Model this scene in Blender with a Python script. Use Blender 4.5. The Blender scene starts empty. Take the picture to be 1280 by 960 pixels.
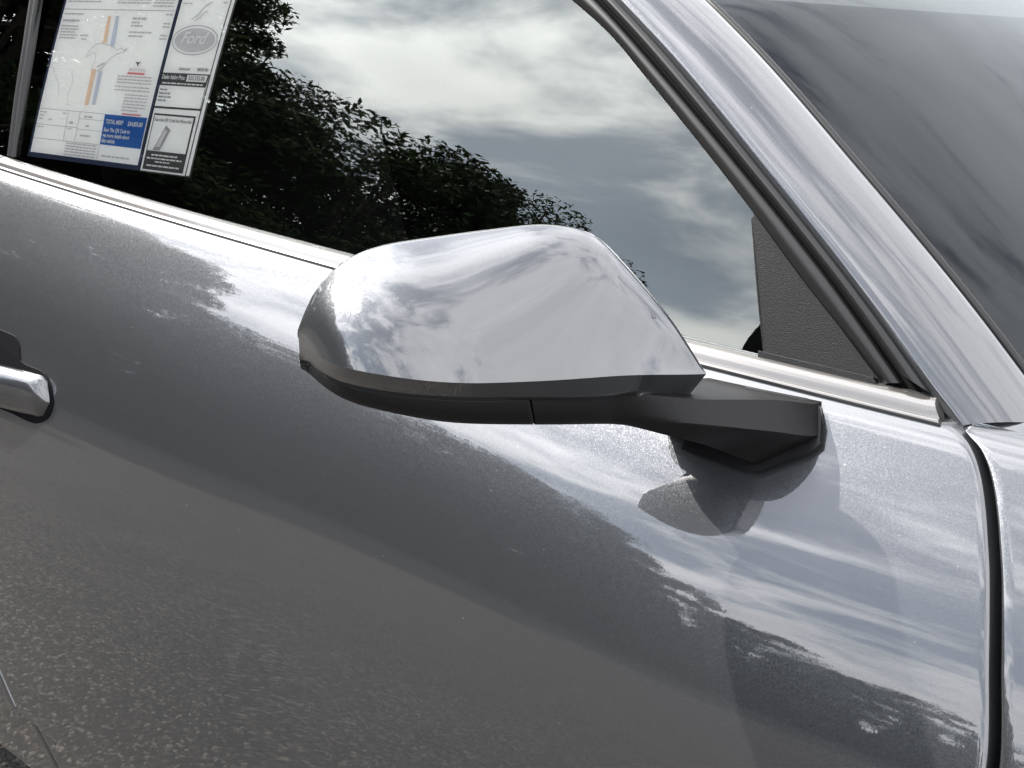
import bpy, bmesh, math, random
import numpy as np
from mathutils import Vector, Matrix
random.seed(7); rng = np.random.default_rng(7)
R = math.radians
sc = bpy.context.scene
COL = sc.collection

# ------------------------------------------------------------------ camera
cam = bpy.data.objects.new('camera', bpy.data.cameras.new('camera')); COL.objects.link(cam)
TH, PH = R(40), R(20)
view = Vector((-math.sin(TH)*math.cos(PH), math.cos(TH)*math.cos(PH), -math.sin(PH)))
cam.location = (.517, -.95, 1.347)
cam.rotation_euler = view.to_track_quat('-Z', 'Y').to_euler()
cam.data.sensor_width = 36; cam.data.lens = 1820/1280*36
cam.data.clip_start = .02; cam.data.clip_end = 1500
sc.camera = cam

# ------------------------------------------------------------------ sky with broken cloud, sun
SUN_AZ, SUN_EL = 74, 43          # azimuth measured from the car's outward side towards its tail
L = Vector((-math.sin(R(SUN_AZ))*math.cos(R(SUN_EL)), -math.cos(R(SUN_AZ))*math.cos(R(SUN_EL)), math.sin(R(SUN_EL))))
world = bpy.data.worlds.new('World'); sc.world = world; world.use_nodes = True
wn, wl = world.node_tree.nodes, world.node_tree.links
wn.clear()
def N(nodes, t, **kw):
    n = nodes.new(t)
    for k, v in kw.items(): setattr(n, k, v)
    return n
sky = N(wn, 'ShaderNodeTexSky', sky_type='NISHITA'); sky.sun_disc = False
sky.sun_elevation = R(SUN_EL); sky.sun_rotation = math.atan2(L.x, L.y)
sky.air_density = 1.0; sky.dust_density = .4; sky.ozone_density = 2.5
tc = N(wn, 'ShaderNodeTexCoord')
sep = N(wn, 'ShaderNodeSeparateXYZ'); wl.new(tc.outputs['Generated'], sep.inputs[0])
hz = N(wn, 'ShaderNodeMath', operation='ADD'); wl.new(sep.outputs[2], hz.inputs[0]); hz.inputs[1].default_value = .6
mx = N(wn, 'ShaderNodeMath', operation='MAXIMUM'); wl.new(hz.outputs[0], mx.inputs[0]); mx.inputs[1].default_value = .06
pr = N(wn, 'ShaderNodeVectorMath', operation='DIVIDE'); wl.new(tc.outputs['Generated'], pr.inputs[0]); wl.new(mx.outputs[0], pr.inputs[1])
mp = N(wn, 'ShaderNodeMapping'); wl.new(pr.outputs[0], mp.inputs[0])
mp.inputs['Rotation'].default_value = (0, 0, R(35)); mp.inputs['Scale'].default_value = (1.0, 1.6, 1); mp.inputs['Location'].default_value = (29.5, 33.1, 0)
n1 = N(wn, 'ShaderNodeTexNoise'); wl.new(mp.outputs[0], n1.inputs['Vector'])
n1.inputs['Scale'].default_value = 4.2; n1.inputs['Detail'].default_value = 10; n1.inputs['Roughness'].default_value = .57; n1.inputs['Distortion'].default_value = .35
n3 = N(wn, 'ShaderNodeTexNoise'); wl.new(mp.outputs[0], n3.inputs['Vector']); n3.inputs['Scale'].default_value = .75; n3.inputs['Detail'].default_value = 1
big = N(wn, 'ShaderNodeMapRange'); wl.new(n3.outputs['Fac'], big.inputs['Value']); big.inputs['From Min'].default_value = .35; big.inputs['From Max'].default_value = .65
big.inputs['To Min'].default_value = -.11; big.inputs['To Max'].default_value = .12
sm = N(wn, 'ShaderNodeMath', operation='ADD'); wl.new(n1.outputs['Fac'], sm.inputs[0]); wl.new(big.outputs[0], sm.inputs[1])
cov = N(wn, 'ShaderNodeMapRange', interpolation_type='SMOOTHSTEP'); wl.new(sm.outputs[0], cov.inputs['Value'])
cov.inputs['To Min'].default_value = .26; cov.inputs['From Min'].default_value = .34; cov.inputs['From Max'].default_value = .58
n2 = N(wn, 'ShaderNodeTexNoise'); wl.new(mp.outputs[0], n2.inputs['Vector'])
n2.inputs['Scale'].default_value = 3.6; n2.inputs['Detail'].default_value = 7; n2.inputs['Roughness'].default_value = .55
shade = N(wn, 'ShaderNodeMapRange'); wl.new(n2.outputs['Fac'], shade.inputs['Value'])
shade.inputs['From Min'].default_value = .3; shade.inputs['From Max'].default_value = .7; shade.inputs['To Min'].default_value = .80; shade.inputs['To Max'].default_value = 1.10
cc = N(wn, 'ShaderNodeMix', data_type='RGBA', blend_type='MULTIPLY'); cc.inputs[0].default_value = 1
cc.inputs[6].default_value = (15.3, 15.4, 15.9, 1); wl.new(shade.outputs[0], cc.inputs[7])
# cloud is brighter towards the sun: it scatters light forward
dt = N(wn, 'ShaderNodeVectorMath', operation='DOT_PRODUCT'); wl.new(tc.outputs['Generated'], dt.inputs[0]); dt.inputs[1].default_value = L
d0 = N(wn, 'ShaderNodeMath', operation='MAXIMUM'); wl.new(dt.outputs['Value'], d0.inputs[0]); d0.inputs[1].default_value = 0
pw = N(wn, 'ShaderNodeMath', operation='POWER'); wl.new(d0.outputs[0], pw.inputs[0]); pw.inputs[1].default_value = 4
fw = N(wn, 'ShaderNodeMath', operation='MULTIPLY_ADD'); wl.new(pw.outputs[0], fw.inputs[0]); fw.inputs[1].default_value = 1.5; fw.inputs[2].default_value = 1
cb = N(wn, 'ShaderNodeMix', data_type='RGBA', blend_type='MULTIPLY'); cb.inputs[0].default_value = 1; wl.new(cc.outputs[2], cb.inputs[6]); wl.new(fw.outputs[0], cb.inputs[7])
mixc = N(wn, 'ShaderNodeMix', data_type='RGBA'); wl.new(cov.outputs[0], mixc.inputs[0]); wl.new(sky.outputs[0], mixc.inputs[6]); wl.new(cb.outputs[2], mixc.inputs[7])
bg = N(wn, 'ShaderNodeBackground'); bg.inputs['Strength'].default_value = .065
wl.new(mixc.outputs[2], bg.inputs[0])
wo = N(wn, 'ShaderNodeOutputWorld'); wl.new(bg.outputs[0], wo.inputs[0])

sun = bpy.data.objects.new('sun', bpy.data.lights.new('sun', 'SUN')); COL.objects.link(sun)
sun.data.energy = 2.9; sun.data.angle = R(.6); sun.data.color = (1, .95, .89)
sun.rotation_euler = L.to_track_quat('Z', 'Y').to_euler(); sun.location = (0, -4, 8)

sc.view_settings.view_transform = 'Standard'; sc.view_settings.look = 'None'
sc.view_settings.gamma = 1; sc.view_settings.use_curve_mapping = False
sc.view_settings.exposure = 1.9
sc.cycles.max_bounces = 10; sc.cycles.transparent_max_bounces = 12; sc.cycles.glossy_bounces = 6
sc.cycles.use_denoising = True

# ------------------------------------------------------------------ materials
def mat(name):
    m = bpy.data.materials.new(name); m.use_nodes = True
    return m, m.node_tree.nodes, m.node_tree.links, m.node_tree.nodes['Principled BSDF']
def simple(name, col, rough=.5, metal=0, spec=.5, coat=0, bump=None, coatior=1.5):
    m, n, l, b = mat(name)
    b.inputs['Base Color'].default_value = (*col, 1); b.inputs['Roughness'].default_value = rough
    b.inputs['Metallic'].default_value = metal; b.inputs['Specular IOR Level'].default_value = spec
    b.inputs['Coat Weight'].default_value = coat; b.inputs['Coat IOR'].default_value = coatior
    if bump:
        s, st, d = bump
        t = N(n, 'ShaderNodeTexNoise'); t.inputs['Scale'].default_value = s; t.inputs['Detail'].default_value = 3
        c = N(n, 'ShaderNodeTexCoord'); l.new(c.outputs['Object'], t.inputs['Vector'])
        bp = N(n, 'ShaderNodeBump'); bp.inputs['Strength'].default_value = st; bp.inputs['Distance'].default_value = d
        l.new(t.outputs['Fac'], bp.inputs['Height']); l.new(bp.outputs[0], b.inputs['Normal'])
    return m
def paint():
    m, n, l, b = mat('grey_metallic_paint')
    c = N(n, 'ShaderNodeTexCoord'); geo = N(n, 'ShaderNodeNewGeometry')
    v = N(n, 'ShaderNodeTexVoronoi'); v.inputs['Scale'].default_value = 1500; l.new(c.outputs['Object'], v.inputs['Vector'])
    s = N(n, 'ShaderNodeVectorMath', operation='SUBTRACT'); l.new(v.outputs['Color'], s.inputs[0]); s.inputs[1].default_value = (.5, .5, .5)
    k = N(n, 'ShaderNodeVectorMath', operation='SCALE'); l.new(s.outputs[0], k.inputs[0]); k.inputs['Scale'].default_value = .125
    a = N(n, 'ShaderNodeVectorMath', operation='ADD'); l.new(k.outputs[0], a.inputs[0]); l.new(geo.outputs['Normal'], a.inputs[1])
    nn = N(n, 'ShaderNodeVectorMath', operation='NORMALIZE'); l.new(a.outputs[0], nn.inputs[0]); l.new(nn.outputs[0], b.inputs['Normal'])
    b.inputs['Base Color'].default_value = (.0425, .045, .0485, 1)
    b.inputs['Metallic'].default_value = .58; b.inputs['Roughness'].default_value = .31
    b.inputs['Coat Weight'].default_value = 1; b.inputs['Coat Roughness'].default_value = .004; b.inputs['Coat IOR'].default_value = 1.78
    vd = N(n, 'ShaderNodeTexVoronoi'); vd.inputs['Scale'].default_value = 85; l.new(c.outputs['Object'], vd.inputs['Vector'])
    sc_ = N(n, 'ShaderNodeSeparateColor'); l.new(vd.outputs['Color'], sc_.inputs[0])
    rad = N(n, 'ShaderNodeMapRange'); l.new(sc_.outputs[0], rad.inputs[0]); rad.inputs[1].default_value = .82; rad.inputs[2].default_value = 1; rad.inputs[3].default_value = 0; rad.inputs[4].default_value = .10
    lt = N(n, 'ShaderNodeMath', operation='LESS_THAN'); l.new(vd.outputs['Distance'], lt.inputs[0]); l.new(rad.outputs[0], lt.inputs[1])
    dm = N(n, 'ShaderNodeMix', data_type='RGBA'); l.new(lt.outputs[0], dm.inputs[0]); dm.inputs[6].default_value = b.inputs['Base Color'].default_value[:]; dm.inputs[7].default_value = (.10, .097, .09, 1)
    l.new(dm.outputs[2], b.inputs['Base Color'])
    # orange peel and a film of dust on the clear coat
    t = N(n, 'ShaderNodeTexNoise'); t.inputs['Scale'].default_value = 330; t.inputs['Detail'].default_value = 2; l.new(c.outputs['Object'], t.inputs['Vector'])
    bp = N(n, 'ShaderNodeBump'); bp.inputs['Strength'].default_value = .018; bp.inputs['Distance'].default_value = .0004
    l.new(t.outputs['Fac'], bp.inputs['Height']); l.new(bp.outputs[0], b.inputs['Coat Normal'])
    return m
def thin_glass(name, tint, ior, gcol):
    m, n, l, b = mat(name); n.remove(b)
    tr = N(n, 'ShaderNodeBsdfTransparent'); tr.inputs[0].default_value = (*tint, 1)
    gl = N(n, 'ShaderNodeBsdfGlossy'); gl.inputs['Roughness'].default_value = 0; gl.inputs[0].default_value = (*gcol, 1)
    fr = N(n, 'ShaderNodeFresnel'); fr.inputs[0].default_value = ior
    mxs = N(n, 'ShaderNodeMixShader'); l.new(fr.outputs[0], mxs.inputs[0]); l.new(tr.outputs[0], mxs.inputs[1]); l.new(gl.outputs[0], mxs.inputs[2])
    l.new(mxs.outputs[0], n['Material Output'].inputs[0])
    return m
PAINT = paint()
PLASTIC = simple('black_grained_plastic', (.0045, .0045, .005), .5, spec=.2, bump=(1300, .9, .0007))
MATTE = simple('matte_black_plastic', (.0045, .0045, .005), .5, spec=.22, bump=(1100, .5, .0005))
RUBBER = simple('black_rubber', (.006, .006, .006), .42, spec=.36)
GAP = simple('dark_joint', (.004, .004, .004), .8, spec=.1)
TRIM = simple('bright_belt_trim', (.11, .105, .1), .24, metal=.6, coat=.7, coatior=1.6)
GLOSSB = simple('gloss_black', (.006, .006, .008), .08, spec=.5)
RECESS = simple('handle_recess_black', (.003, .003, .004), .6, spec=.05)
SILVER = simple('satin_silver', (.5, .5, .52), .22, metal=.9, coat=.5)
LINING = simple('dark_cabin_lining', (.004, .0045, .005), .9, spec=.02)
SEATM = simple('black_seat_cloth', (.005, .005, .0055), .9, spec=.03)
GLASS = thin_glass('tinted_side_glass', (.95, .96, .945), 2.0, (.97, 1, .93))
WGLASS = thin_glass('windshield_glass', (.35, .40, .40), 1.42, (.9, .96, 1))
MIRROR = simple('mirror_silvering', (.7, .72, .75), .02, metal=1)
PAPER = simple('white_paper', (.9, .875, .86), .7)
def ink(name, c): return simple('ink_' + name, c, .7)
INK = {'navy': ink('navy', (.012, .02, .06)), 'grey': ink('grey', (.33, .32, .33)), 'dark': ink('dark', (.05, .045, .048)),
       'blue': ink('blue', (.008, .10, .36)), 'orange': ink('orange', (.82, .58, .42)), 'pale': ink('pale_blue', (.55, .58, .68)),
       'red': ink('red', (.72, .2, .2)), 'faint': ink('faint', (.58, .55, .56)), 'white': ink('white', (.82, .8, .79)),
       'mid': ink('mid', (.52, .49, .5))}

# ------------------------------------------------------------------ object helpers
def link(name, me, material=None, parent=None, smooth=True):
    o = bpy.data.objects.new(name, me); COL.objects.link(o)
    if material: me.materials.append(material)
    if smooth:
        me.polygons.foreach_set('use_smooth', [True]*len(me.polygons))
    if parent: o.parent = parent
    return o
def mesh(name, verts, faces):
    me = bpy.data.meshes.new(name); me.from_pydata([tuple(map(float, v)) for v in verts], [], faces); me.update()
    return me
def grid(name, rows, material, parent, smooth=True, flip=False, close=False):
    """rows: list of equally long lists of points"""
    nr, nc = len(rows), len(rows[0]); v = [p for r in rows for p in r]; f = []
    for i in range(nr-1):
        for j in range(nc-1 if not close else nc):
            k = (j+1) % nc
            q = (i*nc+j, i*nc+k, (i+1)*nc+k, (i+1)*nc+j)
            f.append(q[::-1] if flip else q)
    return link(name, mesh(name, v, f), material, parent, smooth)
def solid(o, t, bevel=0, offset=-1):
    m = o.modifiers.new('thickness', 'SOLIDIFY'); m.thickness = t; m.offset = offset
    if bevel:
        b = o.modifiers.new('edge', 'BEVEL'); b.width = bevel; b.segments = 2; b.limit_method = 'ANGLE'; b.angle_limit = R(40)
    return o
def empty(name, loc=(0, 0, 0)):
    o = bpy.data.objects.new(name, None); COL.objects.link(o); o.location = loc; return o
def tag(o, label, cat=None, group=None, kind=None):
    o['label'] = label
    if cat: o['category'] = cat
    if group: o['group'] = group
    if kind: o['kind'] = kind
    return o
def catmull(pts, n):
    """smooth resampling of a polyline to n points, even in chord length"""
    P = np.array(pts, float); d = np.concatenate([[0], np.cumsum(np.linalg.norm(np.diff(P, axis=0), axis=1))])
    m = np.zeros_like(P); m[1:-1] = (P[2:]-P[:-2])/(d[2:]-d[:-2])[:, None]
    m[0] = (P[1]-P[0])/(d[1]-d[0]); m[-1] = (P[-1]-P[-2])/(d[-1]-d[-2])
    out = []
    for t in np.linspace(0, d[-1], n):
        i = min(np.searchsorted(d, t, 'right')-1, len(P)-2); h = d[i+1]-d[i]; s = (t-d[i])/h
        out.append((2*s**3-3*s**2+1)*P[i]+(s**3-2*s**2+s)*h*m[i]+(-2*s**3+3*s**2)*P[i+1]+(s**3-s**2)*h*m[i+1])
    return np.array(out)
def pchip(xs, ys, x):
    """smooth 1-d interpolation"""
    xs = np.array(xs, float); ys = np.array(ys, float); h = np.diff(xs); dl = np.diff(ys)/h
    m = np.zeros_like(ys); m[0], m[-1] = dl[0], dl[-1]
    for i in range(1, len(xs)-1):
        m[i] = 0 if dl[i-1]*dl[i] <= 0 else 2*dl[i-1]*dl[i]/(dl[i-1]+dl[i])
    x = np.clip(x, xs[0], xs[-1]); i = np.clip(np.searchsorted(xs, x, 'right')-1, 0, len(xs)-2); s = (x-xs[i])/h[i]
    return (2*s**3-3*s**2+1)*ys[i]+(s**3-2*s**2+s)*h[i]*m[i]+(-2*s**3+3*s**2)*ys[i+1]+(s**3-s**2)*h[i]*m[i+1]

# ------------------------------------------------------------------ body side surface: x forward, -y outward, z up (metres)
def BZ(x): return .9575+.0165*x*x-.0035*x                     # height of the belt line
TD = [0, .003, .007, .012, .03, .065, .1, .14, .205, .25, .3, .4, .5, .7]
TT = [70, 60, 47, 39, 34.5, 31.5, 27.5, 23, 15.6, 11.5, 7.5, 2, -2, -5]      # tilt of the skin towards the sky, rear of the door
TF = [70, 62, 54, 49, 44, 39, 31, 23, 16.3, 11.5, 7.5, 2, -2, -5]      # and at its front
_D = np.linspace(0, .8, 1601)
def _cum(T):
    t = pchip(TD, T, _D)
    g = np.tan(np.radians(t)); return np.concatenate([[0], np.cumsum((g[1:]+g[:-1])/2*np.diff(_D))])
YR, YF = _cum(TT), _cum(TF)
def sstep(a): a = np.clip(a, 0, 1); return a*a*(3-2*a)
def rocker(x): return .3005+.11*np.clip(-x-.83, 0, 1)**1.0*np.clip(1, 0, 1)   # the crease above the sill
def side_y(x, z):
    D = BZ(x)-z; k = sstep((x+.55)/.6)
    y = -(np.interp(D, _D, YR)*(1-k)+np.interp(D, _D, YF)*k)+.015*(x+.4)**2
    zc = rocker(x)
    return y+.014*sstep((zc-z)/.012)+.12*np.clip(zc-.012-z, 0, 1)
_G = np.linspace(-.1, .6, 701)
LEAN = np.interp(_G, [-.1, 0, .15, .3, .45, .6], [19, 20, 23.5, 27, 31, 36])
YG = np.concatenate([[0], np.cumsum(np.tan(np.radians((LEAN[1:]+LEAN[:-1])/2))*np.diff(_G))]); YG -= np.interp(0, _G, YG)
def glass_y(x, z): return .022+np.interp(z-BZ(x), _G, YG)+.015*(x+.4)**2
def S(x, z, o=0): return (x, side_y(x, z)+o, z)
def G(x, z, o=0): return (x, glass_y(x, z)+o, z)

# shut lines (x as a function of z)
FS = [(.15, .25), (.3, .252), (.6, .25), (.70, .2435), (.782, .2352), (.842, .2192), (.885, .2031), (.905, .1926), (.925, .1804), (.9405, .168), (.9517, .1537), (.9585, .1345)]
RS = [(.15, -.955), (.2336, -.9785), (.2882, -.9974), (.3271, -1.0163), (.37, -1.0364), (.5, -1.09), (.65, -1.14), (.8, -1.165), (1.0, -1.165)]
def front_shut(z): return pchip(*zip(*FS), z)
def rear_shut(z): return pchip(*zip(*RS), z)

car = empty('car', (0, .9, 0))
tag(car, 'grey metallic coupe with wing mirror, dark side window and black trim', 'car')
carinv = Matrix.Translation((0, -.9, 0))
CAR_PARTS = []
def under(o, parent):
    o.parent = parent
    if parent is car: o.matrix_parent_inverse = carinv
    return o
def part(o): return under(o, car)

Drows = np.unique(np.concatenate([np.linspace(0, .014, 15), np.linspace(.014, .06, 24), np.linspace(.06, .30, 80), np.linspace(.30, .60, 60), np.linspace(.60, .70, 60), np.linspace(.70, .80, 8)]))
def skin(name, xa, xb, ncol, ha, hb, parent):
    """panel of the body side between two shut lines; ha/hb: hem that edge; top edge tucked in under the trim"""
    rr = .0032; th = [R(90), R(60), R(30)]
    rows = []
    for D in Drows:
        z0 = .958-D
        a, b = xa(z0), xb(z0)
        xs = np.linspace(a+rr, b-rr, ncol)
        row = []
        if ha:
            for dz in (.025,):
                p = S(a+rr, BZ(a)-D); row.append((a, p[1]+rr+dz, p[2]))
            for t in th: p = S(a+rr, BZ(a)-D); row.append((a+rr-rr*math.sin(t), p[1]+rr*(1-math.cos(t)), p[2]))
        row += [S(x, BZ(x)-D) for x in xs]
        if hb:
            for t in th[::-1]: p = S(b-rr, BZ(b)-D); row.append((b-rr+rr*math.sin(t), p[1]+rr*(1-math.cos(t)), p[2]))
            p = S(b-rr, BZ(b)-D); row.append((b, p[1]+rr+.025, p[2]))
        rows.append(row)
    top = [(p[0], p[1]+.02, p[2]+.0008) for p in rows[0]]
    return part(grid(name, [top]+rows, PAINT, None, flip=True))
GAPW = .0038
door = skin('door', lambda z: rear_shut(z)+.002, lambda z: front_shut(z)-GAPW, 330, True, True, car)
door['label'] = 'grey metallic door skin curving under the window'
fender = skin('front_fender', lambda z: front_shut(z)+GAPW, lambda z: 1.05, 120, True, False, car)
quarter = skin('rear_quarter_panel', lambda z: -2.1, lambda z: rear_shut(z)-.0018, 90, False, True, car)
# dark jambs behind the shut lines
def jamb(fn, parent, w):
    rows = []
    for z in np.linspace(.16, .9575, 70):
        x = float(fn(z)); y = side_y(x, min(z, BZ(x)-.0005))+.021
        rows.append([(x-w, y, z), (x+w, y, z)])
    return under(grid('door_jamb', rows, GAP, None), parent)
jamb(front_shut, car, .03); jamb(rear_shut, car, .02)
# fender top rolling in to the bonnet, and the bonnet
xs = np.linspace(.143, 1.05, 60)
rows = [[(x, .015*(x+.4)**2+.0195+.10*t, BZ(x)+.0008+.035*t-.012*t*t) for x in xs] for t in np.linspace(0, 1, 8)]
part(grid('fender_top', rows, PAINT, None))
xs = np.linspace(.42, 1.05, 30)
rows = [[(x, .015*(x+.4)**2+.124+1.35*t, BZ(x)+.0245+.09*math.sin(math.pi*t)-.06*(x-.42)) for x in xs] for t in np.linspace(0, 1, 24)]
part(grid('bonnet', rows, PAINT, None))

# ------------------------------------------------------------------ belt trim
def belt_trim(x0, x1, n):
    prof = [(.010, -.006), (.0005, -.002), (-.0022, .0004), (-.0026, .0022), (-.0012, .0040), (.0010, .0047), (.0024, .0042), (.0036, .0056), (.0054, .0088), (.0084, .0122), (.0125, .0150), (.0175, .0168), (.0235, .0175), (.030, .0160)]
    rows = []
    for x in np.linspace(x0, x1, n):
        k = .62+.16*sstep((x+1.0)/1.1)
        y0, z0 = .015*(x+.4)**2, BZ(x)
        rows.append([(x-.95*max(0, b)*k*sstep((x-.03)/.08), y0+k*a, z0+k*b) for a, b in prof])
    o = part(grid('belt_trim', rows, TRIM, None))
    # end caps
    me = o.data; bm = bmesh.new(); bm.from_mesh(me); bm.verts.ensure_lookup_table(); m = len(prof)
    bm.faces.new([bm.verts[i] for i in range(m)]); bm.faces.new([bm.verts[len(bm.verts)-m+i] for i in range(m)][::-1])
    bm.to_mesh(me); bm.free(); e_ = o.modifiers.new('split', 'EDGE_SPLIT'); e_.split_angle = R(45); return o
belt_trim(-1.124, .124, 160); belt_trim(-2.0, -1.127, 60)

# ------------------------------------------------------------------ window frame curves along the A pillar and roof
ext = [(-1.9, 1.30), (-1.2, 1.315), (-.9, 1.318), (-.68, 1.308), (-.52, 1.288), (-.40, 1.258)]
ext1 = [(-1.9, 1.319), (-1.2, 1.334), (-.9, 1.337), (-.67, 1.326), (-.50, 1.303), (-.375, 1.268)]
ext2 = [(-1.9, 1.335), (-1.2, 1.35), (-.9, 1.353), (-.66, 1.341), (-.485, 1.316), (-.355, 1.277)]
L0 = [(-.3178, 1.2223), (-.2628, 1.1954), (-.2073, 1.1603), (-.1393, 1.1158), (-.0782, 1.0736), (-.0245, 1.0341), (.0245, .9996), (.0711, .9664), (.078, .9605)]
L1 = [(-.2868, 1.2243), (-.1848, 1.1627), (-.085, 1.098), (-.0116, 1.0478), (.0298, 1.0168), (.0832, .974), (.0935, .9655)]
L2 = [(-.2626, 1.2259), (-.179, 1.1764), (-.0697, 1.1036), (.0026, 1.0537), (.0539, 1.0161), (.1039, .9771), (.1333, .9555)]
NP = 150
C0 = catmull([G(x, z, -.004) for x, z in ext+L0], NP); C1 = catmull([G(x, z, -.008) for x, z in ext1+L1], NP); C2 = catmull([G(x, z, -.012) for x, z in ext2+L2], NP)
gn = np.array([0, -.91, .41])
def strip(name, rails, material, flip=False, cut=0):
    """rails: list of NP x 3 arrays"""
    return part(grid(name, [[tuple(r[i]) for r in rails] for i in range(NP-cut)], material, None, flip=flip))
lerp = lambda A, B, t: A+(B-A)*t
# inner seal: broad soft lip on the glass
strip('window_seal', [C0-gn*.012]+[lerp(C0, C1, t)+gn*.006*math.sin(math.pi*min(1, .08+.92*t))**.6 for t in np.linspace(0, .93, 9)]+[lerp(C0, C1, .95)-gn*.006], RUBBER, cut=1)
strip('seal_channel', [lerp(C0, C1, .9)-gn*.006, lerp(C1, C2, .3)-gn*.006], GAP)
strip('pillar_seal', [lerp(C1, C2, .18)-gn*.008]+[lerp(C1, C2, .18+.70*t)+gn*(.002+.0045*math.sin(math.pi*t)**.7) for t in np.linspace(0, 1, 8)]+[lerp(C1, C2, .90)-gn*.008], RUBBER, cut=2)
strip('seal_channel', [lerp(C1, C2, .86)-gn*.005, lerp(C1, C2, 1.06)-gn*.005], GAP)
# painted A pillar running into the roof rail
ang = np.interp(C2[:, 0], [-1.0, -.66, -.485, -.355, -.26, .2], [89, 86, 72, 55, 40, 36.87])
A = np.stack([np.cos(np.radians(ang)), np.sin(np.radians(ang)), np.zeros(NP)], 1); A[:, 2] += np.interp(C2[:, 0], [-.66, -.3], [.35, 0])
WP = .0785
tang = np.gradient(C2, axis=0); tang /= np.linalg.norm(tang, axis=1)[:, None]
pn = np.cross(A, tang); pn /= np.linalg.norm(pn, axis=1)[:, None]; pn *= np.sign(pn[:, 2:3])
rails = [C2-pn*.012, C2-pn*.002]
for t in [0, .015, .04, .1, .2, .3, .4, .5, .6, .7, .8, .9, .96, .985, 1]:
    e = min(t, 1-t)
    rails.append(C2+A*(WP*(.012+.976*t))+pn*(.010*math.sin(math.pi*t)**.8*.7+.002*sstep(e/.04)))
rails += [C2+A*WP-pn*.002, C2+A*(WP+.0005)-pn*.012]
strip('a_pillar', rails, PAINT)
# black reveal trim, then the windshield curving across the car
strip('windshield_trim', [C2+A*(WP-.002)-pn*.008, C2+A*(WP+.001)-pn*.001, C2+A*(WP+.004)+pn*.0008, C2+A*(WP+.0075)-pn*.001, C2+A*(WP+.009)-pn*.006], RUBBER)
sel = [i for i in range(NP) if C2[i, 0] > -.52]
C4 = (C2+A*(WP+.006)-pn*.003)[sel]
# carry the windshield down behind the fender line
low = [C4[-1]+(C4[-1]-C4[-4])*k*1.2 for k in range(1, 8)]
C4 = np.array(list(C4)+low)
cols = [C4]; p = C4.copy()
for j in range(60):
    step = 1.36/60; w0 = (j+.5)*step; hd = R(90-54*math.exp(-w0/.2)+54*math.exp(-(1.36-w0)/.2))
    p = p+np.array([math.cos(hd)*step, math.sin(hd)*step, 0]); cols.append(p.copy())
part(grid('windshield', [[tuple(c[i]) for c in cols] for i in range(len(C4))], WGLASS, None, flip=True))
cols = [C2+A*WP-pn*.002]; p = cols[0].copy()
for j in range(24):
    p = p+np.array([0, 1.2/24, .055*math.cos(math.pi*j/23)/10]); cols.append(p.copy())
sel = [i for i in range(NP) if C2[i, 0] < -.50]
part(grid('roof', [[tuple(c[i]) for c in cols] for i in sel], PAINT, None))

# ------------------------------------------------------------------ side glass, divider, sail panel
def glass_sheet(name, x0, x1, z1, nx):
    rows = []
    for t in np.linspace(0, 1, 40):
        r = []
        for x in np.linspace(x0, x1, nx):
            zt = min(z1, np.interp(x, [q[0] for q in ext+L0], [q[1] for q in ext+L0])+.012); zb_ = BZ(x)+.002
            r.append(G(x, zb_+(max(zt, zb_+.003)-zb_)*t))
        rows.append(r)
    return part(grid(name, rows, GLASS, None))
side_glass = glass_sheet('side_window', -1.119, .07, 1.4, 140)
glass_sheet('quarter_window', -1.95, -1.139, 1.4, 50)
rows = []
for z in np.linspace(.992, 1.33, 40):
    xm = np.interp(z, [.994, 1.0618, 1.1181, 1.1742, 1.33], [-1.124, -1.1355, -1.1437, -1.155, -1.187])
    rows.append([G(xm+a, z, b) for a, b in ((-.0135, .006), (-.0105, -.001), (-.0075, -.003), (-.004, -.003), (-.0025, .0005), (-.001, .0005), (.0005, -.003), (.004, -.0034), (.007, -.001), (.0095, .006))])
part(grid('window_divider', rows, RUBBER, None, flip=False))
# sail panel: a grained triangle with a raised lower band
def sail(name, pts, t, bev, o, material):
    bm = bmesh.new(); vs = [bm.verts.new(G(x, z, o)) for x, z in pts]; bm.faces.new(vs)
    bmesh.ops.recalc_face_normals(bm, faces=bm.faces)
    if bm.faces[:][0].normal.y > 0: bmesh.ops.reverse_faces(bm, faces=bm.faces)
    r = bmesh.ops.extrude_face_region(bm, geom=bm.faces[:]); 
    bmesh.ops.translate(bm, verts=[g for g in r['geom'] if isinstance(g, bmesh.types.BMVert)], vec=(0, -t, t*.4))
    bmesh.ops.recalc_face_normals(bm, faces=bm.faces)
    me = bpy.data.meshes.new(name); bm.to_mesh(me); bm.free()
    ob = part(link(name, me, material, None, smooth=False))
    b = ob.modifiers.new('edge', 'BEVEL'); b.width = bev; b.segments = 3; b.limit_method = 'ANGLE'
    return ob
sail('sail_panel', [(-.0765, 1.072), (-.079, 1.066), (-.057, 1.012), (-.0375, .9655), (.0690, .9640), (.0655, .9675)], .006, .0018, .002, PLASTIC)
sail('sail_panel_band', [(-.0400, .9705), (-.0370, .9590), (-.0345, .9572), (.0690, .9585), (.0700, .9600), (.0600, .9705)], .0125, .0016, .002, PLASTIC)
sail('seal_foot', [(.058, .9760), (.094, .9860), (.131, .9590), (.122, .9545), (.072, .9585)], .004, .0012, .004, GAP)

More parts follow.
